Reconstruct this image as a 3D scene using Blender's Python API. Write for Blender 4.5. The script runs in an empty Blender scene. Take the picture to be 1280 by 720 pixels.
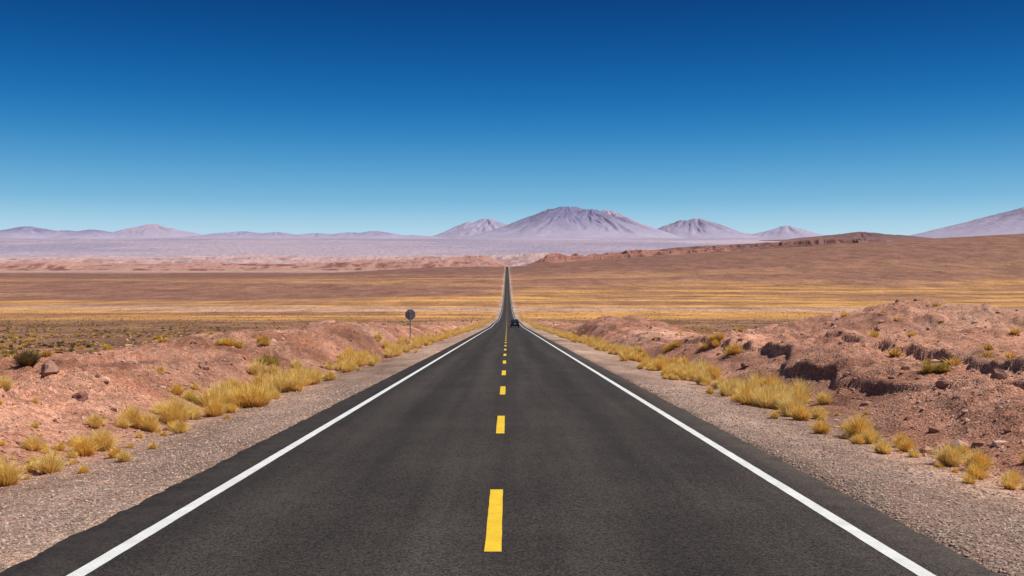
import bpy, math, numpy as np, bmesh
from mathutils import Vector, Matrix
rng = np.random.default_rng(7)
F = 1280.0
CAMH = 2.15

# ------------------------------------------------------------------ noise
def _h(ix, iy, seed):
    n = (ix.astype(np.int64) * 374761393 + iy.astype(np.int64) * 668265263 + seed * 1442695041) & 0xFFFFFFFF
    n = ((n ^ (n >> 13)) * 1274126177) & 0xFFFFFFFF
    n = n ^ (n >> 16)
    return (n & 0xFFFF) / 65535.0
def vnoise(x, y, seed=0):
    ix = np.floor(x); iy = np.floor(y)
    fx = x - ix; fy = y - iy
    fx = fx*fx*fx*(fx*(fx*6-15)+10); fy = fy*fy*fy*(fy*(fy*6-15)+10)
    a = _h(ix, iy, seed); b = _h(ix+1, iy, seed); c = _h(ix, iy+1, seed); d = _h(ix+1, iy+1, seed)
    return ((a*(1-fx)+b*fx)*(1-fy) + (c*(1-fx)+d*fx)*fy) * 2 - 1
def fbm(x, y, oct=4, seed=0, gain=0.5):
    s = 0; a = 1; t = 0
    for o in range(oct):
        c, sn = math.cos(o*1.1+.4), math.sin(o*1.1+.4)
        k = 2.03**o
        s = s + a*vnoise((x*c-y*sn)*k+o*17.3, (x*sn+y*c)*k-o*9.1, seed+o)
        t += a; a *= gain
    return s/t
def ridged(x, y, oct=4, seed=0, gain=0.55):
    s = 0; a = 1; t = 0
    for o in range(oct):
        c, sn = math.cos(o*1.3+.2), math.sin(o*1.3+.2)
        k = 2.07**o
        s = s + a*(1-np.abs(vnoise((x*c-y*sn)*k+o*7.7, (x*sn+y*c)*k+o*3.9, seed+o))*2)
        t += a; a *= gain
    return s/t
def sm(a, b, x):
    t = np.clip((x-a)/(b-a), 0, 1)
    return t*t*(3-2*t)
def pchip(xs, ys, x):
    xs = np.array(xs, float); ys = np.array(ys, float)
    h = np.diff(xs); d = np.diff(ys)/h
    m = np.zeros(len(xs))
    m[0] = d[0]; m[-1] = d[-1]
    for i in range(1, len(xs)-1):
        if d[i-1]*d[i] > 0:
            w1 = 2*h[i]+h[i-1]; w2 = h[i]+2*h[i-1]
            m[i] = (w1+w2)/(w1/d[i-1]+w2/d[i])
    x = np.asarray(x, float)
    k = np.clip(np.searchsorted(xs, x)-1, 0, len(xs)-2)
    t = (x-xs[k])/h[k]
    inside = (2*t**3-3*t**2+1)*ys[k]+(t**3-2*t**2+t)*h[k]*m[k]+(-2*t**3+3*t**2)*ys[k+1]+(t**3-t**2)*h[k]*m[k+1]
    lo = ys[0]+m[0]*(x-xs[0]); hi = ys[-1]+m[-1]*(x-xs[-1])
    return np.where(x < xs[0], lo, np.where(x > xs[-1], hi, inside))

SL = 0.0406
PD = [-60, 0, 100, 170, 230, 300, 400, 500, 650, 800, 1075, 1400, 1790, 2400, 3000, 3500, 4200, 5000, 6000, 8000, 12000, 22000, 40000]
PZ = [60*SL, 0, -100*SL, -170*SL, -230*SL, -11.7, -15.4, -18.6, -21.6, -23.0, -22.4, -16.4, -5, 12, 29, 33, 30, 33, 56, 165, 400, 808, 1350]
def P(y): return pchip(PD, PZ, y)

def nat(x, y):
    """natural terrain offset relative to the road profile, and a bank mask"""
    l = np.abs(x); left = x < 0
    yy = np.clip(y, 0, 1e9)
    hl = np.interp(yy, [0, 12, 25, 41, 60, 72, 100, 140, 190, 300, 500], [.5, .45, .45, .6, 1.1, 1.5, 1.25, .8, .55, .25, 0])
    wob = fbm(x*0+3.1, y/14, 3, 41)
    bl = hl*np.exp(-(np.abs(l-11.8-wob*1.2)/4.2)**3)*(1+.25*fbm(x/6, y/9, 3, 43))
    hr = np.interp(yy, [0, 15, 30, 45, 70, 130, 200, 300, 500], [.45, .5, .55, .45, .2, .45, .4, .2, 0])
    br = hr*np.exp(-(np.abs(l-11.0-wob)/2.6)**3)
    def mound(cx, cy, sx, sy, h, p=2.2):
        r = (np.abs((x-cx)/sx)**2+np.abs((y-cy)/sy)**2)**.5
        return h*np.exp(-r**p)
    m = mound(20.6, 51, 7.0, 13, 2.8, 1.8) + mound(13.2, 112, 5.6, 26, 1.75, 2.4) + mound(31, 60, 8, 13, .7)
    bank = np.where(left, bl, br) + m
    rough = np.clip(bank*.38+.15+.36*(1-sm(11, 22, l)), 0, .9)
    plain = .10 + .2*fbm(x/25, y/25, 3, 5)*sm(8, 30, l)
    near = 1-sm(150, 420, y)
    n = fbm(x/3.6, y/3.6, 3, 11)*.34*rough
    n = n + (ridged(x/1.6, y/2.3, 5, 21, .58)-.25)*.28*rough*near
    n = n + fbm(x*1.6, y*1.6, 3, 31)*.10*(rough+.2)*near
    n = n + np.where(y < 80, fbm(x*5.5, y*5.5, 3, 51, .65)*.052*(rough+.2), 0)
    ln = np.where(left, 9.2, 9.8) + fbm(x*0+1.7, y/5.5, 4, 61)*1.7
    sc = sm(0, .16, l-ln)*(.25+.24*fbm(x/3, y/3, 2, 63))*sm(9, 14, yy)*(1-sm(60, 110, yy))
    ln2 = np.where(left, 12.0, 12.4) + fbm(x*0+8.7, y/4.5, 4, 71)*1.7
    sc = sc + sm(0, .18, l-ln2)*(np.where(left, .16, .28)+.22*fbm(x/4, y/4, 2, 73))*sm(14, 20, yy)*(1-sm(40, 60, yy))
    sc = sc*(1-sm(12.5, 19, l))
    return plain+bank+n+sc, np.clip(bank*.8+.12, 0, 1.05)

def H(x, y):
    x = np.asarray(x, float); y = np.asarray(y, float)
    l = np.abs(x)
    base = P(y)
    nt, _ = nat(x, y)
    shoulder = np.interp(l, [0, 3.9, 4.35, 4.6, 6.3, 7.0, 9], [-.25, -.25, -.05, -.035, -.15, -.2, -.12])
    shoulder = shoulder + fbm(x*1.1, y*1.1, 4, 81)*.045*sm(4.5, 5.6, l)
    edge = 6.9 + .5*fbm(x*0, y/6, 3, 91)
    t = sm(0, 2.4, l-edge)
    off = shoulder*(1-t)+nt*t
    far = sm(500, 1500, y)*sm(40, 250, l)
    off = off + fbm(x/260, y/260, 4, 101)*3.0*far
    r = 98*(np.clip(x-15, 0, None)/1500)**.9*sm(1300, 3000, y)*(1-sm(3300, 5200, y))
    lft = -24*sm(60, 700, -x)*sm(1600, 3000, y)*(1-sm(3200, 5000, y))
    off = off + r + lft
    vf = sm(5000, 9000, y)
    off = off + fbm(x/1500, y/2500, 4, 111)*22*vf
    return base+off

def ray_place(px, py, dmin=6, dmax=600):
    d = np.exp(np.linspace(math.log(dmin), math.log(dmax), 3000))
    x = (px-634)/F*d; z = CAMH+(345-py)/F*d
    hit = np.nonzero(z < H(x, d))[0]
    k = hit[0] if len(hit) else len(d)-1
    return x[k], d[k]

# ------------------------------------------------------------------ mesh helpers
def make_mesh(name, verts, faces_flat, loop_tot, mat=None, col=None, smooth=True):
    me = bpy.data.meshes.new(name)
    verts = np.ascontiguousarray(verts, dtype=np.float32)
    me.vertices.add(len(verts)); me.vertices.foreach_set("co", verts.ravel())
    faces_flat = np.ascontiguousarray(faces_flat, dtype=np.int32).ravel()
    loop_tot = np.ascontiguousarray(loop_tot, dtype=np.int32)
    me.loops.add(len(faces_flat)); me.loops.foreach_set("vertex_index", faces_flat)
    me.polygons.add(len(loop_tot))
    st = np.concatenate([[0], np.cumsum(loop_tot)[:-1]]).astype(np.int32)
    me.polygons.foreach_set("loop_start", st)
    me.polygons.foreach_set("use_smooth", np.full(len(loop_tot), smooth, dtype=bool))
    me.update(calc_edges=True)
    if col is not None:
        a = me.color_attributes.new("Col", 'FLOAT_COLOR', 'POINT')
        c = np.ones((len(verts), 4), np.float32); c[:, :3] = col
        a.data.foreach_set("color", c.ravel())
    ob = bpy.data.objects.new(name, me)
    bpy.context.scene.collection.objects.link(ob)
    if mat: me.materials.append(mat)
    return ob
def grid_faces(nr, nc):
    i = np.arange(nr*nc).reshape(nr, nc)
    return np.stack([i[:-1, :-1], i[:-1, 1:], i[1:, 1:], i[1:, :-1]], -1).reshape(-1, 4)

# ------------------------------------------------------------------ node helper
class NT:
    def __init__(s, name):
        s.m = bpy.data.materials.new(name); s.m.use_nodes = True
        s.t = s.m.node_tree; s.b = s.t.nodes['Principled BSDF']
    def n(s, typ, ins=None, **kw):
        nd = s.t.nodes.new(typ)
        for k, v in kw.items(): setattr(nd, k, v)
        for k, v in (ins or {}).items():
            if isinstance(v, bpy.types.NodeSocket): s.t.links.new(v, nd.inputs[k])
            else: nd.inputs[k].default_value = v
        return nd
    def l(s, a, b): s.t.links.new(a, b)
    def noise(s, vec, scale, detail=3, rough=.55, lo=0., hi=1., fmin=.3, fmax=.7):
        nz = s.n('ShaderNodeTexNoise', {'Vector': vec, 'Scale': scale, 'Detail': detail, 'Roughness': rough})
        mr = s.n('ShaderNodeMapRange', {'Value': nz.outputs[0], 'From Min': fmin, 'From Max': fmax, 'To Min': lo, 'To Max': hi})
        return mr.outputs[0]
    def mul(s, a, b):
        return s.n('ShaderNodeMath', {0: a, 1: b}, operation='MULTIPLY').outputs[0]
    def vscale(s, col, f):
        nd = s.n('ShaderNodeVectorMath', {0: col}, operation='SCALE')
        s.l(f, nd.inputs['Scale']); return nd.outputs[0]
    def mix(s, f, a, b, bt='MIX'):
        nd = s.n('ShaderNodeMix', data_type='RGBA', blend_type=bt)
        for k, v in ((0, f), (6, a), (7, b)):
            if isinstance(v, bpy.types.NodeSocket): s.l(v, nd.inputs[k])
            else: nd.inputs[k].default_value = v
        return nd.outputs[2]
def simple(name, col, rough=.6, metal=0., vary=.15, scale=8):
    m = NT(name)
    g = m.n('ShaderNodeNewGeometry')
    f = m.noise(g.outputs['Position'], scale, 3, .5, 1-vary, 1+vary)
    rgb = m.n('ShaderNodeRGB'); rgb.outputs[0].default_value = (*col, 1)
    m.l(m.vscale(rgb.outputs[0], f), m.b.inputs['Base Color'])
    m.b.inputs['Roughness'].default_value = rough; m.b.inputs['Metallic'].default_value = metal
    return m.m

# ------------------------------------------------------------------ ground material
g = NT("desert_ground_soil")
geo = g.n('ShaderNodeNewGeometry'); pos = geo.outputs['Position']
att = g.n('ShaderNodeAttribute', attribute_name="Col").outputs['Color']
rk = g.n('ShaderNodeAttribute', attribute_name="Near").outputs['Fac']
fine = g.noise(pos, 34, 3, .6, .58, 1.44)
med = g.noise(pos, 5.5, 5, .65, .70, 1.30)
big = g.noise(pos, .55, 4, .6, .82, 1.18)
vo = g.n('ShaderNodeTexVoronoi', {'Vector': pos, 'Scale': 20.0})
st = g.n('ShaderNodeSeparateColor', {0: vo.outputs['Color']}).outputs[0]
st = g.n('ShaderNodeMapRange', {'Value': st, 'To Min': .66, 'To Max': 1.38}).outputs[0]
f = g.mul(g.mul(fine, med), g.mul(big, st))
f = g.n('ShaderNodeMix', {0: rk, 2: 1.0, 3: f}, data_type='FLOAT').outputs[0]
c = g.vscale(att, f)
map2 = g.n('ShaderNodeMapping', {'Vector': pos, 'Scale': (.03, .012, .05)}).outputs[0]
fm = g.noise(map2, 1.0, 7, .74, .54, 1.42)
map3 = g.n('ShaderNodeMapping', {'Vector': pos, 'Scale': (.30, .10, .3)}).outputs[0]
fm2 = g.noise(map3, 1.0, 4, .7, .60, 1.40)
c = g.vscale(c, g.mul(fm, fm2))
red = g.noise(pos, 1.7, 4, .6, 0, .55)
c = g.mix(g.mul(red, rk), c, g.mix(1.0, c, (1.0, .78, .66, 1), 'MULTIPLY'))
g.l(c, g.b.inputs['Base Color'])
g.b.inputs['Roughness'].default_value = .95
g.b.inputs['Specular IOR Level'].default_value = .15
n1 = g.n('ShaderNodeTexNoise', {'Vector': pos, 'Scale': 11.0, 'Detail': 7.0, 'Roughness': .68})
hh = g.n('ShaderNodeMath', {0: n1.outputs[0], 1: g.mul(vo.outputs['Distance'], .6)}, operation='SUBTRACT').outputs[0]
bp = g.n('ShaderNodeBump', {'Strength': .9, 'Distance': .07, 'Height': hh})
g.l(bp.outputs[0], g.b.inputs['Normal'])
M_GROUND = g.m

def ground_color(x, y):
    l = np.abs(x)
    C = lambda *c: np.array(c)[None, :]
    def mx(a, b, t): return a*(1-t[:, None])+b*t[:, None]
    nt, rough = nat(x, y)
    soil = mx(C(.50, .26, .175)+0*x[:, None], C(.38, .175, .11), sm(-.1, .5, fbm(x/4, y/4, 4, 201)))
    soil = mx(soil, C(.57, .35, .255), sm(.1, .6, fbm(x/7+5, y/7, 3, 205))*.6)
    soil = mx(soil, C(.27, .12, .08), sm(.2, .55, fbm(x/1.2, y/1.8, 4, 207))*.65)
    scrub = mx(C(.28, .15, .092)+0*x[:, None], C(.17, .09, .055), sm(-.3, .3, fbm(x/9, y/14, 4, 211)))
    scrub = mx(scrub, C(.38, .22, .11), sm(.1, .4, fbm(x/13+9, y/22, 4, 213))*.6)
    pl = 1-sm(.26, .6, rough)
    col = mx(soil, scrub, np.clip(pl*sm(15, 27, l), 0, 1))
    n = fbm(x/180, y/300, 4, 221)
    yy = y*(1+.10*n)
    gold = mx(C(.56, .29, .09)+0*x[:, None], C(.31, .155, .08), sm(-.3, .2, fbm(x/160, y/50, 5, 223)))
    t = sm(260, 600, yy)
    col = mx(col, gold, t)
    pale = C(.50, .31, .23)
    col = mx(col, pale, sm(700, 760, yy)*(1-sm(790, 880, yy))*(.9-.6*sm(150, 500, l)))
    brown = mx(C(.25, .122, .082)+0*x[:, None], C(.34, .175, .10), sm(-.1, .35, fbm(x/300, y/160, 5, 225)))
    b0 = 1150+280*np.tanh(x/150)
    col = mx(col, brown, sm(0, 1, (yy-b0)/280))
    col = mx(col, C(.48, .255, .10), sm(.12, .35, fbm(x/500, y/90, 4, 227))*sm(1300, 1600, y)*(1-sm(1900, 2300, y))*.5)
    col = mx(col, C(.205, .10, .074), sm(1900, 2600, yy)*.85)
    col = mx(col, C(.25, .125, .085), sm(150, 900, x)*sm(1500, 2100, y)*.7)
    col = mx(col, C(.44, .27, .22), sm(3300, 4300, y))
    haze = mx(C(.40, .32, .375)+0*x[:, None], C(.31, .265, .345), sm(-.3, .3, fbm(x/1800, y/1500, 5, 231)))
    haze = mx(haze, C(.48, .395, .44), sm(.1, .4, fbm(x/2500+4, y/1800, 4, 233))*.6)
    col = mx(col, haze, sm(4800, 9000, y))  # aerial haze painted into the ground colour, stronger with distance
    gravel = mx(C(.39, .27, .21)+0*x[:, None], C(.47, .33, .255), sm(-.2, .4, fbm(x/2, y/5, 4, 241)))
    gravel = mx(gravel, C(.50, .315, .23), sm(5.2, 7, l)*.7)
    ge = 6.9+.7*fbm(x*0, y/5, 3, 91)
    tg = (1-sm(-.5, .9, l-ge))*(1-sm(300, 1500, y)*.3)*(1-sm(3050, 3300, y))
    col = mx(col, gravel, tg)
    return np.clip(col, .01, .9)

# ------------------------------------------------------------------ ground sheet
rows = np.concatenate([np.linspace(-40, 3, 30), np.exp(np.linspace(math.log(3.2), math.log(300), 880)),
                       np.exp(np.linspace(math.log(302), math.log(3600), 380)), np.exp(np.linspace(math.log(3640), math.log(42000), 140))])
NC = 960
u = np.linspace(-1, 1, NC)
u = np.concatenate([[-4, -2.6, -1.8, -1.4, -1.15, -1.05], u, [1.05, 1.15, 1.4, 1.8, 2.6, 4]])
w = 11 + .62*np.clip(rows, 0, None) + np.clip(3-rows, 0, None)*.6
X = w[:, None]*u[None, :]; Y = np.repeat(rows[:, None], len(u), 1)
xf, yf = X.ravel(), Y.ravel()
Z = H(xf, yf)
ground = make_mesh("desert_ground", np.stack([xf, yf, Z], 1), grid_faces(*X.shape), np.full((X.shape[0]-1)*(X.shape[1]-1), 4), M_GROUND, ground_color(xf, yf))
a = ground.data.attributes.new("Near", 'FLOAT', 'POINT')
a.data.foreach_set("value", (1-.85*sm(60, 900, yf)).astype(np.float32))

# ------------------------------------------------------------------ road
r = NT("asphalt")
geo = r.n('ShaderNodeNewGeometry'); pos = geo.outputs['Position']
sx = r.n('ShaderNodeSeparateXYZ', {0: pos})
rgb = r.n('ShaderNodeRGB'); rgb.outputs[0].default_value = (.0445, .0358, .0305, 1)
vo = r.n('ShaderNodeTexVoronoi', {'Vector': pos, 'Scale': 60.0})
agg = r.n('ShaderNodeSeparateColor', {0: vo.outputs['Color']}).outputs[0]
agg = r.n('ShaderNodeMapRange', {'Value': agg, 'To Min': .35, 'To Max': 1.75}).outputs[0]
f1 = r.noise(pos, 130, 2, .5, .6, 1.4)
mp = r.n('ShaderNodeMapping', {'Vector': pos, 'Scale': (1.6, .04, 1)}).outputs[0]
streak = r.noise(mp, 1.0, 4, .6, .74, 1.24)
f2 = r.noise(pos, .45, 4, .6, .84, 1.16)
f = r.mul(r.mul(agg, f1), r.mul(streak, f2))
ax = r.n('ShaderNodeMath', {0: sx.outputs[0]}, operation='ABSOLUTE').outputs[0]
cr = r.n('ShaderNodeValToRGB', {0: r.mul(ax, 1/4.5)})
el = cr.color_ramp.elements
el[0].position = 0; el[1].position = 1
for p_, v_ in ((.2, 1.12), (.40, .78), (.58, 1.12), (.75, .93)):
    e = el.new(p_); e.color = (v_*.8,)*3+(1,)
el[0].color = (.76,)*3+(1,); el[-1].color = (.84,)*3+(1,)
f = r.mul(f, r.mul(cr.outputs[0], 1.25))
colr = r.vscale(rgb.outputs[0], f)
de = r.n('ShaderNodeMapRange', {'Value': ax, 'From Min': 3.6, 'From Max': 4.3}).outputs[0]
dn = r.noise(pos, 2.5, 5, .65, 0, .4)
colr = r.mix(r.mul(de, dn), colr, (.22, .165, .13, 1))
r.l(colr, r.b.inputs['Base Color'])
r.b.inputs['Roughness'].default_value = .9
r.b.inputs['Specular IOR Level'].default_value = .16
nb = r.n('ShaderNodeTexNoise', {'Vector': pos, 'Scale': 90.0, 'Detail': 3.0})
bp = r.n('ShaderNodeBump', {'Strength': .8, 'Distance': .01, 'Height': nb.outputs[0]})
r.l(bp.outputs[0], r.b.inputs['Normal'])
M_ROAD = r.m

ry = np.concatenate([np.linspace(-40, 3, 30), np.exp(np.linspace(math.log(3.2), math.log(300), 880)), np.exp(np.linspace(math.log(302), math.log(3600), 380))])
jl = .05*fbm(ry*0, ry*1.3, 4, 301)+.03*fbm(ry*0, ry*7, 2, 303)
jr = .05*fbm(ry*0+9, ry*1.3, 4, 305)+.03*fbm(ry*0+5, ry*7, 2, 307)
zr = P(ry)
L = -4.27+jl; R = 4.12+jr
cr_ = lambda x: .02*(1-(x/4.2)**2)
cols = [np.stack([L-.06, ry, zr-.14], 1), np.stack([L, ry, zr], 1)]
for xx in (-3, -1.5, 0, 1.5, 3): cols.append(np.stack([ry*0+xx, ry, zr+cr_(xx)], 1))
cols += [np.stack([R, ry, zr], 1), np.stack([R+.06, ry, zr-.14], 1)]
V = np.stack(cols, 1)
make_mesh("asphalt_road", V.reshape(-1, 3), grid_faces(V.shape[0], V.shape[1]), np.full((V.shape[0]-1)*(V.shape[1]-1), 4), M_ROAD)
def crown(x):
    xs = [-4.27, -3, -1.5, 0, 1.5, 3, 4.12]; return np.interp(x, xs, [0]+[cr_(v) for v in xs[1:-1]]+[0])

def paint(name, col, worn):
    p = NT(name)
    pos = p.n('ShaderNodeNewGeometry').outputs['Position']
    rgb = p.n('ShaderNodeRGB'); rgb.outputs[0].default_value = (*col, 1)
    c = p.vscale(rgb.outputs[0], p.mul(p.noise(pos, 3, 4, .6, .85, 1.08), p.noise(pos, 90, 2, .5, .84, 1.12)))
    wn = p.noise(pos, 55, 5, .75, 0, 1, .56, .70)
    wb = p.noise(pos, 1.2, 3, .6, .2, 1)
    c = p.mix(p.mul(p.mul(wn, wb), worn), c, (.07, .062, .055, 1))
    p.l(c, p.b.inputs['Base Color']); p.b.inputs['Roughness'].default_value = .7
    nb = p.n('ShaderNodeTexNoise', {'Vector': pos, 'Scale': 90.0, 'Detail': 3.0})
    p.l(p.n('ShaderNodeBump', {'Strength': .4, 'Distance': .006, 'Height': nb.outputs[0]}).outputs[0], p.b.inputs['Normal'])
    return p.m
M_WHITE = paint("white_road_paint", (.74, .73, .69), .8)
M_YEL = paint("yellow_road_paint", (.80, .51, .012), .6)
def strip(xc, wd, ys, lift):
    j1 = .004*fbm(ys*0+xc, ys*3, 2, 321); j2 = .004*fbm(ys*0+xc, ys*3, 2, 331)
    z = P(ys)
    a = np.stack([xc-wd/2+j1, ys, z+crown(xc-wd/2)+lift], 1)
    b = np.stack([xc+wd/2+j2, ys, z+crown(xc+wd/2)+lift], 1)
    return np.stack([a, b], 1)
parts = [strip(-3.58, .15, ry, .004), strip(3.48, .15, ry, .004)]
vs = []; fs = []; o = 0
for S in parts:
    vs.append(S.reshape(-1, 3)); fs.append(grid_faces(len(S), 2)+o); o += len(S)*2
fs = np.concatenate(fs)
make_mesh("white_edge_lines", np.concatenate(vs), fs, np.full(len(fs), 4), M_WHITE)
vs = []; fs = []; o = 0
d0 = (CAMH-.02)*F/(690-397.)-.03; dp = .00345*CAMH*F; dl = .00122*CAMH*F
k = -4
while d0+k*dp < 3300:
    ys = d0+k*dp+np.linspace(0, dl, 14)
    S = strip(-.13, .155, ys, .004)
    vs.append(S.reshape(-1, 3)); fs.append(grid_faces(len(S), 2)+o); o += len(S)*2
    k += 1
fs = np.concatenate(fs)
make_mesh("yellow_centre_dashes", np.concatenate(vs), fs, np.full(len(fs), 4), M_YEL)

# ------------------------------------------------------------------ stones
def ico(sub):
    bm = bmesh.new(); bmesh.ops.create_icosphere(bm, subdivisions=sub, radius=1)
    v = np.array([p.co[:] for p in bm.verts]); f = np.array([[q.index for q in p.verts] for p in bm.faces]); bm.free()
    return v, f
def col_mat(name, rough=.9, nscale=20, vary=.25, trans=0.):
    m = NT(name)
    pos = m.n('ShaderNodeNewGeometry').outputs['Position']
    at = m.n('ShaderNodeAttribute', attribute_name="Col").outputs['Color']
    m.l(m.vscale(at, m.noise(pos, nscale, 4, .6, 1-vary, 1+vary)), m.b.inputs['Base Color'])
    m.b.inputs['Roughness'].default_value = rough
    m.b.inputs['Specular IOR Level'].default_value = .15
    if trans:
        tr = m.n('ShaderNodeBsdfTranslucent'); m.l(at, tr.inputs[0])
        mixs = m.n('ShaderNodeMixShader', {0: trans})
        m.l(m.b.outputs[0], mixs.inputs[1]); m.l(tr.outputs[0], mixs.inputs[2])
        m.l(mixs.outputs[0], m.t.nodes['Material Output'].inputs[0])
    else:
        nb = m.n('ShaderNodeTexNoise', {'Vector': pos, 'Scale': 25.0, 'Detail': 5.0})
        m.l(m.n('ShaderNodeBump', {'Strength': .7, 'Distance': .02, 'Height': nb.outputs[0]}).outputs[0], m.b.inputs['Normal'])
    return m.m
M_STONE = col_mat("desert_stone")
def scatter_stones(name, x, y, s, sub, pal, sink=.25):
    z = H(x, y); n = len(x)
    v, f = ico(sub); nv = len(v)
    ang = rng.uniform(0, 6.283, n); sc = np.stack([rng.uniform(.7, 1.3, n), rng.uniform(.7, 1.3, n), rng.uniform(.45, .9, n)], 1)*s[:, None]
    noise = 1+rng.uniform(-.28, .28, (n, nv))
    q = v[None]*noise[..., None]*sc[:, None, :]
    ca, sa = np.cos(ang)[:, None], np.sin(ang)[:, None]
    qx = q[..., 0]*ca-q[..., 1]*sa; qy = q[..., 0]*sa+q[..., 1]*ca
    V = np.stack([qx+x[:, None], qy+y[:, None], q[..., 2]+(z+sc[:, 2]*(.5-sink))[:, None]], -1).reshape(-1, 3)
    FF = (f[None]+(np.arange(n)*nv)[:, None, None]).reshape(-1, 3)
    pal = np.array(pal); c = pal[rng.integers(0, len(pal), n)]*rng.uniform(.75, 1.2, (n, 1))
    return make_mesh(name, V, FF, np.full(len(FF), 3), M_STONE, np.repeat(c, nv, 0), smooth=False)
pal_r = [(.44, .23, .16), (.34, .17, .115), (.50, .30, .22), (.25, .12, .085), (.52, .34, .26)]
pal_g = [(.40, .28, .22), (.48, .35, .28), (.28, .21, .175), (.43, .28, .20), (.54, .42, .34)]
n = 24000
y = np.exp(rng.uniform(math.log(5), math.log(34), n)); sd = rng.choice([-1, 1], n)
l = 4.25+np.abs(rng.normal(0, 1.5, n)) ; l = np.where(l > 8, rng.uniform(4.6, 7.5, n), l)
scatter_stones("gravel", sd*l, y, rng.uniform(.005, .014, n)*(1+y/30), 1, pal_g)
n = 22000
y = np.exp(rng.uniform(math.log(9), math.log(140), n)); sd = rng.choice([-1, 1], n)
l = 7.0+rng.uniform(0, 1, n)**1.3*(4+.45*y)
s = .012*np.exp(rng.exponential(.46, n)); s = np.clip(s*(1+y/58), 0, .14)
scatter_stones("loose_stones", sd*l, y, s, 1, pal_r, .35)
bl = [(63, 466, .24), (1250, 474, .20), (100, 498, .14), (1180, 482, .12), (935, 458, .18), (24, 450, .16), (1060, 470, .12)]
bx = []; by = []; bs = []
for px, py, sz in bl:
    a_, b_ = ray_place(px, py); bx.append(a_); by.append(b_); bs.append(sz)
scatter_stones("boulders", np.array(bx), np.array(by), np.array(bs), 2, [(.24, .12, .09), (.30, .16, .12)])

# ------------------------------------------------------------------ vegetation
M_GRASS = col_mat("dry_grass", .8, 6, .2, trans=.3)
def tufts(name, x, y, Rr, Hh, nb, bw, cols, sink=.02, spread=1.0):
    z = H(x, y)-sink
    nb = np.asarray(nb, int); T = np.repeat(np.arange(len(x)), nb); n = len(T)
    R = Rr[T]; Hq = Hh[T]; W = bw[T]*rng.uniform(.6, 1.4, n)
    phi = rng.uniform(0, 6.283, n); q = np.sqrt(rng.uniform(0, 1, n))
    lump = 1+.25*np.sin(phi*3+T*1.7)+.15*np.sin(phi*5+T)
    r0 = R*.35*q*rng.uniform(.3, 1, n)
    lean = R*q*lump*spread*rng.uniform(.7, 1.1, n)
    ht = Hq*(1-.5*q**2)*rng.uniform(.5, 1.15, n)
    cx, sy_ = np.cos(phi), np.sin(phi)
    bx = x[T]+cx*r0; by = y[T]+sy_*r0; bz = z[T]
    mx_ = x[T]+cx*(r0+(lean-r0)*.42); my = y[T]+sy_*(r0+(lean-r0)*.42); mz = bz+ht*.62
    jx = rng.normal(0, .08, n)*R; jy = rng.normal(0, .08, n)*R
    tx = x[T]+cx*lean+jx; ty = y[T]+sy_*lean+jy; tz = bz+ht
    wa = rng.uniform(0, 3.1416, n); wx, wy = np.cos(wa)*W/2, np.sin(wa)*W/2
    V = np.stack([np.stack([bx-wx, by-wy, bz], 1), np.stack([bx+wx, by+wy, bz], 1),
                  np.stack([mx_+wx*.9, my+wy*.9, mz], 1), np.stack([mx_-wx*.9, my-wy*.9, mz], 1), np.stack([tx, ty, tz], 1)], 1)
    i = np.arange(n)[:, None]*5
    fl = np.concatenate([i+0, i+1, i+2, i+3, i+3, i+2, i+4], 1)
    tot = np.tile([4, 3], n)
    c = cols[T]*rng.uniform(.7, 1.25, (n, 1))
    cc = np.repeat(c[:, None, :], 5, 1); cc[:, :2] *= np.array([.62, .52, .40])  # blade bases coloured darker, painted shade that gives tufts volume
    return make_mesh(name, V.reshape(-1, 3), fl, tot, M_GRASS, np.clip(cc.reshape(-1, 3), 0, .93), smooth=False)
def gcol(n, kind='gold'):
    g1 = np.array([.93, .59, .15]); g2 = np.array([.94, .68, .27]); g3 = np.array([.60, .40, .11])
    a = rng.uniform(0, 1, (n, 1))
    if kind == 'gold': return g1*(1-a)+g2*a
    if kind == 'mix': return g1*(1-a)+g3*a
    if kind == 'green': return np.array([.42, .30, .075])*(1-a)+np.array([.64, .45, .11])*a
    if kind == 'dark': return np.array([.17, .12, .055])*(1-a)+np.array([.32, .20, .08])*a
near = [(62, 592, .30), (40, 574, .22), (8, 606, .30), (128, 563, .34), (105, 570, .30), (165, 541, .36), (186, 541, .32), (218, 533, .52), (240, 526, .30),
        (268, 521, .36), (282, 512, .40), (298, 508, .36), (318, 502, .42), (335, 497, .38), (352, 491, .44), (372, 484, .42), (40, 590, .14), (75, 570, .14),
        (1190, 583, .32), (1225, 590, .28), (1222, 600, .22), (1135, 566, .20), (1075, 551, .40), (1090, 556, .25), (990, 522, .44), (1003, 527, .34), (1025, 524, .25), (955, 506, .32),
        (915, 493, .42), (880, 482, .44), (900, 487, .32), (845, 471, .44), (825, 465, .42), (862, 476, .34), (5, 545, .25), (1265, 612, .15)]
gx = []; gy = []; gr = []
for px, py, sz in near:
    d = (CAMH+.2)*F/(py-397.)
    gx.append((px-634)/F*d); gy.append(d); gr.append(sz*1.12)
ex, ey, er = [], [], []
for X0, Y0, R0 in zip(gx, gy, gr):
    for _ in range(rng.integers(2, 6)):
        ex.append(X0+rng.normal(0, .42)); ey.append(Y0+rng.normal(0, .8)); er.append(R0*rng.uniform(.22, .65))
gx = np.array(gx+ex); gy = np.array(gy+ey); gr = np.array(gr+er)
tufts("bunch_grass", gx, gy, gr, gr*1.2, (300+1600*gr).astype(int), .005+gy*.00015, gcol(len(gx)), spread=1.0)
xs = []; ys = []; rs = []
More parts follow.
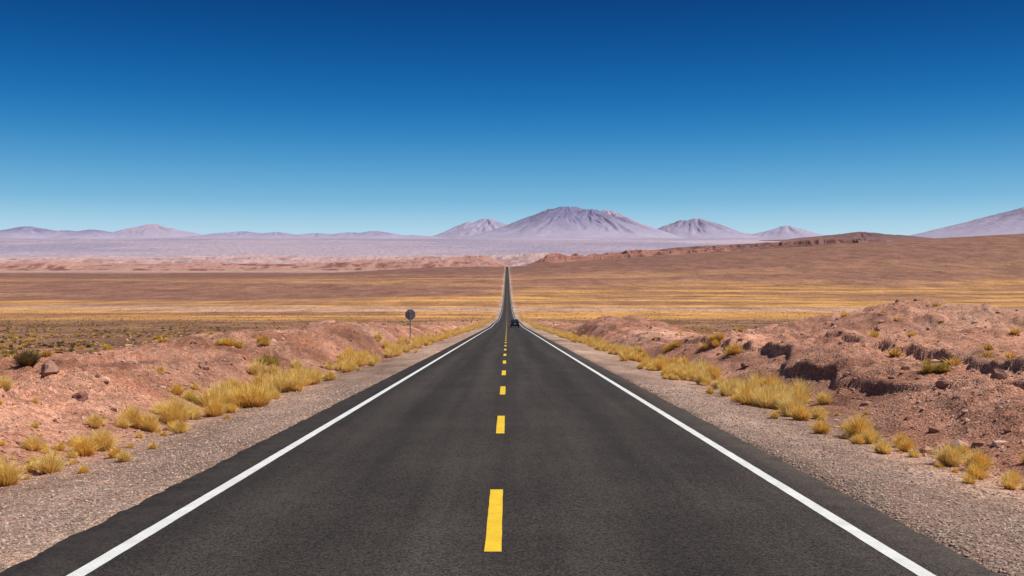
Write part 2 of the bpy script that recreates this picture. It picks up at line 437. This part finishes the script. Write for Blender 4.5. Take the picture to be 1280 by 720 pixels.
for sd in (-1, 1):
    n = 1600
    y = 26+rng.uniform(0, 1, n)**1.4*540
    keep = vnoise(y/1.8, y*0+sd*5, 401) > -.5
    y = y[keep]
    x = sd*(7.15+rng.normal(0, .42, len(y))+.15*(sd < 0))
    xs.append(x); ys.append(y); rs.append(.16+.40*rng.uniform(0, 1, len(y))**1.4)
xs = np.concatenate(xs); ys = np.concatenate(ys); rs = np.concatenate(rs)
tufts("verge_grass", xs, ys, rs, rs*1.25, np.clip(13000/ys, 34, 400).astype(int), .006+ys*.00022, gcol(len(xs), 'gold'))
n = 16000
y = np.exp(rng.uniform(math.log(26), math.log(800), n)); x = rng.uniform(-1, 1, n)*(12+.62*y)
l = np.abs(x); _, rg = nat(x, y)
keep = (l > 9.5) & (rng.uniform(0, 1, n) < np.where(rg > .38, .06, .4+.6*sm(-.3, .3, fbm(x/14, y/14, 3, 411))))
x, y, rg = x[keep], y[keep], rg[keep]
rs = rng.uniform(.14, .40, len(x))*(1+y/900)
kd = np.where(rg > .38, .9, rng.uniform(0, 1, len(x)))[:, None]
cc = np.where(kd < .44, gcol(len(x), 'dark'), np.where(kd < .58, gcol(len(x), 'green'), gcol(len(x), 'mix')))
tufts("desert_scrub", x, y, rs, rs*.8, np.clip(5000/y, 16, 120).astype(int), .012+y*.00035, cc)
for px, py, sz, kind in [(30, 457, .62, 'dark'), (342, 459, .62, 'green'), (245, 505, .34, 'green'), (1177, 466, .46, 'green'), (197, 424, .62, 'mix'), (892, 432, .7, 'mix'),
                         (926, 438, .8, 'mix'), (40, 427, .6, 'mix'), (285, 432, .6, 'mix'), (330, 431, .5, 'mix'), (845, 436, .7, 'mix')]:
    a_, b_ = ray_place(px, py)
    m_ = 4
    X0 = np.array([a_]*m_)+rng.normal(0, sz*.35, m_); Y0 = np.array([b_]*m_)+rng.normal(0, sz*.3, m_); R0 = np.full(m_, sz*.62)
    tufts("desert_shrub", X0, Y0, R0, R0*1.0, np.full(m_, 330), np.full(m_, .009+b_*.00018), gcol(m_, kind))

# ------------------------------------------------------------------ distant relief
mt = NT("mountain_rock_and_haze")  # Col holds rock colour, with aerial haze painted in on far ranges
pos = mt.n('ShaderNodeNewGeometry').outputs['Position']
at = mt.n('ShaderNodeAttribute', attribute_name="Col").outputs['Color']
f = mt.mul(mt.noise(pos, .004, 6, .65, .92, 1.08), mt.noise(pos, .02, 4, .6, .94, 1.06))
mt.l(mt.vscale(at, f), mt.b.inputs['Base Color']); mt.b.inputs['Roughness'].default_value = 1
mt.b.inputs['Specular IOR Level'].default_value = 0
M_MTN = mt.m
def mountain(name, d, peaks, top_col, base_col, gully=.18, seed=0, light=None):
    """peaks: (px, ypx, half-width px, exponent, depth offset m)"""
    k = d/F
    x0 = min(p[0]-p[2] for p in peaks); x1 = max(p[0]+p[2] for p in peaks)
    x0 = (x0-634)*k-20*k; x1 = (x1-634)*k+20*k
    hwm = max(p[2] for p in peaks)*k
    dx = 1.0*k
    xs = np.arange(x0, x1, dx); ys = np.arange(d-hwm*1.05, d+hwm*.9, dx*2.2)
    X, Y = np.meshgrid(xs, ys); X = X.ravel(); Y = Y.ravel()
    base = P(Y)+fbm(X/1500, Y/2500, 4, 111)*22*sm(5000, 9000, Y)
    wx = X+fbm(X/(60*k), Y/(60*k), 3, seed+5)*7*k; wy = Y+fbm(X/(60*k)+7, Y/(60*k), 3, seed+6)*7*k
    h = np.full(len(X), -1e9)
    for (px, py, hw, ex, dy) in peaks:
        cx = (px-634)*k; R = hw*k
        pk = CAMH+(345-py)/F*d
        gz = float(P(np.array([d]))[0])
        pkh = pk-gz
        r = np.sqrt((wx-cx)**2+(wy-d-dy)**2)/R
        ang = np.arctan2(wy-d-dy, wx-cx)
        q = np.clip(1-r, 0, 1)
        prof = np.clip(q*1.05, 0, .985)**ex
        rg = ridged(ang*3.2+px, r*1.3, 3, seed+11)
        prof = prof*(1-gully*np.clip(.55-rg, 0, 1)*sm(0, .3, q)*(1-.7*sm(.7, 1, q)))
        h = np.maximum(h, np.where(q > 0, pkh*prof, -.02*pkh-40*(r-1)))
    h = h + ridged(X/(14*k), Y/(14*k), 4, seed+21)*np.clip(h, 0, None)*.03
    Z = base+h
    hf = np.clip(h/np.max(h), 0, 1)
    tc, bc = np.array(top_col), np.array(base_col)
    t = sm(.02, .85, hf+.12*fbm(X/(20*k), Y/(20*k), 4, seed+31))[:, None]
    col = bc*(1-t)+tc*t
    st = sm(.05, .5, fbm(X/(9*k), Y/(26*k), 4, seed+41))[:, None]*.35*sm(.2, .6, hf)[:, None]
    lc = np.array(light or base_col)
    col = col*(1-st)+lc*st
    return make_mesh(name, np.stack([X, Y, Z], 1), grid_faces(len(ys), len(xs)), np.full((len(ys)-1)*(len(xs)-1), 4), M_MTN, col)
HAZE_BASE = (.365, .325, .42)  # pale lavender, paints aerial haze into the feet of far ranges
mountain("mountain", 25000, [(38, 283, 80, .9, 0), (75, 288, 65, .9, 400), (115, 287, 70, .9, 0), (-30, 284, 80, 1, 0), (0, 289, 60, .8, -500), (150, 292, 55, .8, 0)], (.205, .19, .305), HAZE_BASE, .25, 1)
mountain("mountain", 27000, [(192, 280, 78, 1.0, 0), (215, 285, 60, 1.0, 0), (170, 286, 50, 1, 0)], (.345, .285, .36), HAZE_BASE, .2, 2)
mountain("mountain", 26500, [(300, 289, 75, .8, 0), (345, 290, 70, .8, 0), (400, 291, 70, .8, 0), (470, 289, 60, .8, 0), (440, 290, 60, .8, 0), (520, 294, 60, .8, 0)], (.275, .255, .375), HAZE_BASE, .2, 3)
mountain("mountain", 27000, [(610, 273, 80, 1.15, 0), (588, 277, 60, 1.1, 0), (635, 281, 60, 1.1, 0)], (.31, .275, .37), HAZE_BASE, .22, 4, light=(.41, .35, .41))
mountain("mountain", 25000, [(714, 258, 140, 1.12, 0), (698, 260, 120, 1.12, 500), (738, 261, 115, 1.12, -300), (655, 279, 85, 1.0, 0), (770, 280, 80, 1, 0)], (.19, .175, .28), HAZE_BASE, .36, 5, light=(.28, .235, .32))
mountain("mountain", 26800, [(760, 262, 95, 1.1, 0), (785, 273, 70, 1.0, 0)], (.35, .28, .355), HAZE_BASE, .25, 6)
mountain("mountain", 26000, [(872, 273, 85, 1.05, 0), (856, 275, 70, 1.0, 0), (892, 278, 60, 1.0, 0)], (.26, .225, .315), HAZE_BASE, .28, 7, light=(.48, .40, .45))
mountain("mountain", 27000, [(985, 282, 60, 1.05, 0), (1010, 290, 50, 1, 0), (965, 288, 50, 1, 0)], (.34, .30, .395), HAZE_BASE, .22, 8, light=(.45, .39, .45))
mountain("mountain", 27500, [(1060, 292, 60, .8, 0), (930, 291, 50, .8, 0), (1110, 294, 60, .8, 0)], (.33, .295, .40), HAZE_BASE, .2, 14)
mountain("mountain", 24000, [(1330, 250, 200, 1.1, 0), (1290, 262, 140, 1.1, 0)], (.25, .215, .30), HAZE_BASE, .25, 9)
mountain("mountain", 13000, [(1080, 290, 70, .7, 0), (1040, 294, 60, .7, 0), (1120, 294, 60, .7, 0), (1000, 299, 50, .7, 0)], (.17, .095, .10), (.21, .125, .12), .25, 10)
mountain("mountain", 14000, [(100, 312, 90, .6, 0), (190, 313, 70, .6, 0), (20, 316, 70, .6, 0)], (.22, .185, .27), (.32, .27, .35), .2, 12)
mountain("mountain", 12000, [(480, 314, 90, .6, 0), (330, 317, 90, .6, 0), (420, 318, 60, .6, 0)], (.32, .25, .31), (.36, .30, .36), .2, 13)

def badlands(name, d, depth, prof, c1, c2, seed, rag=.35, dx=5.):
    k = d/F
    pxs = [p[0] for p in prof]
    x0 = (pxs[0]-634)*k; x1 = (pxs[-1]-634)*k
    xs = np.arange(x0, x1, dx); ys = np.linspace(d-depth*.6, d+depth, 90)
    X, Y = np.meshgrid(xs, ys); X = X.ravel(); Y = Y.ravel()
    top = CAMH+(345-np.interp(X/k+634, pxs, [p[1] for p in prof])+1.5)/F*d
    base = H(X, Y)
    t = (Y-(d-depth*.6))/(depth*1.6)
    edge = np.minimum(sm(0, 60*k, X-x0), sm(0, 60*k, x1-X))
    n = .5+.5*ridged(X/110, Y/150, 5, seed)
    n2 = fbm(X/300, Y/300, 4, seed+9)
    env = sm(0, .5, t+.15*n2)*(1-.5*sm(.7, 1, t))
    step = env*(1-rag+rag*n)*(1+.12*n2)
    q = step*4; step = (np.floor(q)+sm(.25, .75, q-np.floor(q)))/4*.5+step*.5
    Z = base-3+(np.clip(top-base, 0, None)+3)*step*edge
    tt = sm(.35, .65, n+.3*fbm(X/40, Y/40, 3, seed+3))[:, None]
    col = np.array(c1)*tt+np.array(c2)*(1-tt)
    make_mesh(name, np.stack([X, Y, Z], 1), grid_faces(len(ys), len(xs)), np.full((len(ys)-1)*(len(xs)-1), 4), M_MTN, col, smooth=False)
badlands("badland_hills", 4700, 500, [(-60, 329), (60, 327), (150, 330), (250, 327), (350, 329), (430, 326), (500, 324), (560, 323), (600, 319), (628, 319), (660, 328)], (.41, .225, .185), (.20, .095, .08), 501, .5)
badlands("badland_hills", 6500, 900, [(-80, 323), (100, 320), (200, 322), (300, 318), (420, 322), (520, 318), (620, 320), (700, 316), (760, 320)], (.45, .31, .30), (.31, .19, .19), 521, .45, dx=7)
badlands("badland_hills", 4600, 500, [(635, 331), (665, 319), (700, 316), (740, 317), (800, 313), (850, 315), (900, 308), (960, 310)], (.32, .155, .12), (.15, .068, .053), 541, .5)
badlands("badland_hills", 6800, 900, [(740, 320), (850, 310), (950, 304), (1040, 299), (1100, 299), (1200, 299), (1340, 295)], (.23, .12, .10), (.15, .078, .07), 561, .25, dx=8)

# ------------------------------------------------------------------ road sign (seen from behind)
def bm_obj(name, bm, mat, parent=None, smooth=False):
    me = bpy.data.meshes.new(name); bm.to_mesh(me); bm.free()
    for p in me.polygons: p.use_smooth = smooth
    me.materials.append(mat)
    ob = bpy.data.objects.new(name, me); bpy.context.scene.collection.objects.link(ob)
    if parent: ob.parent = parent
    return ob
def box(name, c, s, mat, parent, bev=.0):
    bm = bmesh.new(); bmesh.ops.create_cube(bm, size=1)
    for v in bm.verts:
        v.co = Vector((v.co.x*s[0]+c[0], v.co.y*s[1]+c[1], v.co.z*s[2]+c[2]))
    if bev: bmesh.ops.bevel(bm, geom=bm.edges[:], offset=bev, segments=2, affect='EDGES')
    return bm_obj(name, bm, mat, parent)
def cyl(name, c, r, dpt, axis, mat, parent, seg=24, rot=0):
    bm = bmesh.new(); bmesh.ops.create_cone(bm, cap_ends=True, segments=seg, radius1=r, radius2=r, depth=dpt)
    if rot: bmesh.ops.rotate(bm, verts=bm.verts, matrix=Matrix.Rotation(rot, 3, 'Z'))
    if axis == 'X': bmesh.ops.rotate(bm, verts=bm.verts, matrix=Matrix.Rotation(math.pi/2, 3, 'Y'))
    if axis == 'Y': bmesh.ops.rotate(bm, verts=bm.verts, matrix=Matrix.Rotation(math.pi/2, 3, 'X'))
    bmesh.ops.translate(bm, verts=bm.verts, vec=c)
    return bm_obj(name, bm, mat, parent)
M_STEEL = simple("galvanised_steel", (.26, .27, .28), .5, .3)
M_SIGN = simple("sign_back_grey", (.17, .19, .20), .6, .1)
sx_, sy_ = -8.05, 85.0
sz_ = float(H(np.array([sx_]), np.array([sy_]))[0])
sg = bpy.data.objects.new("traffic_sign", None); bpy.context.scene.collection.objects.link(sg); sg.location = (sx_, sy_, sz_)
box("post", (0, 0, 1.2), (.09, .06, 2.7), M_STEEL, sg, .008)
cyl("sign_plate", (0, .05, 2.22), .46, .02, 'Y', M_SIGN, sg, 8, math.pi/8)
box("plate_bracket_1", (0, .03, 2.42), (.5, .02, .05), M_STEEL, sg)
box("plate_bracket_2", (0, .03, 2.02), (.5, .02, .05), M_STEEL, sg)

# ------------------------------------------------------------------ car
M_PAINT = simple("black_car_paint", (.012, .012, .014), .25, .0, .05)
M_GLASS = simple("dark_glass", (.03, .033, .04), .08, 0, .02)
M_RUB = simple("tyre_rubber", (.02, .02, .02), .85)
M_RED = simple("tail_light_red", (.35, .015, .01), .3)
M_CHR = simple("chrome_trim", (.45, .45, .46), .25, .9)
M_PLATE = simple("number_plate_white", (.6, .6, .58), .5)
car = bpy.data.objects.new("black_suv_car", None); bpy.context.scene.collection.objects.link(car)
cy = 222.0; cx = 1.65
def loft(name, secs, mat, parent):
    bm = bmesh.new(); rings = []
    for (y, wb, wt, zb, zt) in secs:
        c_ = min(.10, (zt-zb)*.3)
        pts = [(-wb+.05, zb), (wb-.05, zb), (wb, zb+c_), (wt, zt-c_), (wt-.09, zt), (-wt+.09, zt), (-wt, zt-c_), (-wb, zb+c_)]
        rings.append([bm.verts.new((px_, y, pz_)) for px_, pz_ in pts])
    for a_, b_ in zip(rings[:-1], rings[1:]):
        for i in range(8): bm.faces.new([a_[i], a_[(i+1) % 8], b_[(i+1) % 8], b_[i]])
    bm.faces.new(rings[0][::-1]); bm.faces.new(rings[-1])
    bmesh.ops.recalc_face_normals(bm, faces=bm.faces[:])
    return bm_obj(name, bm, mat, parent)
loft("body", [(-2.32, .86, .86, .42, 1.02), (-2.2, .94, .93, .34, 1.10), (-1.0, .96, .94, .30, 1.12), (.8, .96, .94, .30, 1.10), (1.6, .95, .90, .30, 1.04), (2.15, .90, .82, .34, .92), (2.34, .80, .72, .42, .78)], M_PAINT, car)
loft("cabin", [(-2.22, .84, .80, 1.08, 1.14), (-1.98, .88, .70, 1.08, 1.70), (-1.2, .90, .72, 1.08, 1.78), (.2, .90, .72, 1.08, 1.76), (.55, .89, .72, 1.08, 1.62), (1.15, .86, .80, 1.06, 1.13)], M_PAINT, car)
def quad(name, pts, mat, parent):
    bm = bmesh.new(); bm.faces.new([bm.verts.new(p) for p in pts]); return bm_obj(name, bm, mat, parent)
quad("rear_window", [(-.70, -2.215, 1.22), (.70, -2.215, 1.22), (.60, -2.04, 1.60), (-.60, -2.04, 1.60)], M_GLASS, car)
quad("windscreen", [(-.74, 1.12, 1.2), (-.62, .68, 1.60), (.62, .68, 1.60), (.74, 1.12, 1.2)], M_GLASS, car)
for s_ in (-1, 1):
    n_ = 'l' if s_ < 0 else 'r'
    for j, (a_, b_) in enumerate([(-1.85, -1.1), (-1.02, -.15), (-.07, .5)]):
        quad(f"side_window_{j}_{n_}", [(s_*.905, a_, 1.18), (s_*.905, b_, 1.18), (s_*.775, b_-.04, 1.62), (s_*.775, a_+.06, 1.62)], M_GLASS, car)
    for j, yy_ in enumerate((-1.45, 1.45)):
        cyl(f"wheel_{j}_{n_}", (s_*.84, yy_, .36), .36, .25, 'X', M_RUB, car, 28)
        cyl(f"rim_{j}_{n_}", (s_*.965, yy_, .36), .22, .02, 'X', M_CHR, car, 20)
    box(f"tail_light_{n_}", (s_*.79, -2.29, .98), (.18, .08, .26), M_RED, car, .015)
    box(f"head_light_{n_}", (s_*.68, 2.27, .78), (.28, .08, .12), M_CHR, car, .01)
    box(f"mirror_{n_}", (s_*1.03, .72, 1.16), (.18, .1, .14), M_PAINT, car, .02)
    box(f"roof_rail_{n_}", (s_*.62, -.6, 1.82), (.04, 1.9, .035), M_CHR, car, .008)
box("rear_bumper", (0, -2.34, .50), (1.78, .16, .22), M_PAINT, car, .03)
box("number_plate", (0, -2.34, .82), (.46, .02, .13), M_PLATE, car)
slope = float((P(np.array([cy+2]))-P(np.array([cy-2])))[0]/4)
car.location = (cx, cy, float(P(np.array([cy]))[0])+.02)
car.rotation_euler = (math.atan(slope), 0, 0)

# ------------------------------------------------------------------ sun, sky, camera
sun_dir = Vector((.54, -.10, .78)).normalized()
elev = math.asin(sun_dir.z); az = math.atan2(sun_dir.x, sun_dir.y)
sd = bpy.data.lights.new("sun", 'SUN'); sd.energy = 5.0; sd.angle = math.radians(.53); sd.color = (1, .95, .87)
so = bpy.data.objects.new("sun", sd); bpy.context.scene.collection.objects.link(so)
so.rotation_euler = sun_dir.to_track_quat('Z', 'Y').to_euler()
wd = bpy.data.worlds.new("World"); bpy.context.scene.world = wd; wd.use_nodes = True
t = wd.node_tree; bg = t.nodes['Background']
sky = t.nodes.new('ShaderNodeTexSky'); sky.sky_type = 'NISHITA'; sky.sun_disc = False
sky.sun_elevation = elev; sky.sun_rotation = az; sky.altitude = 3500; sky.air_density = 1.0; sky.dust_density = .2; sky.ozone_density = 2.5
tc = t.nodes.new('ShaderNodeTexCoord'); sp = t.nodes.new('ShaderNodeSeparateXYZ'); t.links.new(tc.outputs['Generated'], sp.inputs[0])
mr = t.nodes.new('ShaderNodeMapRange'); mr.inputs['From Min'].default_value = 0; mr.inputs['From Max'].default_value = .3
t.links.new(sp.outputs[2], mr.inputs[0])
rp = t.nodes.new('ShaderNodeValToRGB'); rp.color_ramp.interpolation = 'B_SPLINE'; t.links.new(mr.outputs[0], rp.inputs[0])
def s2l(c): return tuple(((v/255)/12.92 if v/255 <= .04045 else ((v/255+.055)/1.055)**2.4) for v in c)
stops = [(0, (215, 231, 239)), (.13, (184, 218, 234)), (.24, (116, 183, 219)), (.42, (44, 135, 197)), (.60, (10, 99, 170)), (.80, (0, 70, 136)), (1., (0, 46, 104))]
e = rp.color_ramp.elements
e[0].position = 0; e[0].color = (*s2l(stops[0][1]), 1); e[1].position = 1; e[1].color = (*s2l(stops[-1][1]), 1)
for p_, c_ in stops[1:-1]:
    q = e.new(p_); q.color = (*s2l(c_), 1)
sc_ = t.nodes.new('ShaderNodeVectorMath'); sc_.operation = 'SCALE'; sc_.inputs['Scale'].default_value = 10
t.links.new(rp.outputs[0], sc_.inputs[0])
fr = t.nodes.new('ShaderNodeMapRange'); fr.interpolation_type = 'SMOOTHSTEP'
fr.inputs['From Min'].default_value = .3; fr.inputs['From Max'].default_value = .7; fr.inputs['To Min'].default_value = .03; fr.inputs['To Max'].default_value = 1
t.links.new(sp.outputs[2], fr.inputs[0])
mxn = t.nodes.new('ShaderNodeMix'); mxn.data_type = 'RGBA'
t.links.new(fr.outputs[0], mxn.inputs[0]); t.links.new(sc_.outputs[0], mxn.inputs[6]); t.links.new(sky.outputs[0], mxn.inputs[7])
t.links.new(mxn.outputs[2], bg.inputs[0]); bg.inputs[1].default_value = .1

cam = bpy.data.cameras.new("camera"); cam.lens = 36; cam.sensor_width = 36; cam.clip_start = .1; cam.clip_end = 120000
co = bpy.data.objects.new("camera", cam); bpy.context.scene.collection.objects.link(co)
co.location = (0, 0, CAMH)
co.rotation_euler = (math.radians(90)-math.atan(15/F), 0, -math.atan(6/F))
bpy.context.scene.camera = co
bpy.context.scene.view_settings.view_transform = 'Standard'
bpy.context.scene.view_settings.look = 'None'
bpy.context.scene.view_settings.exposure = 0
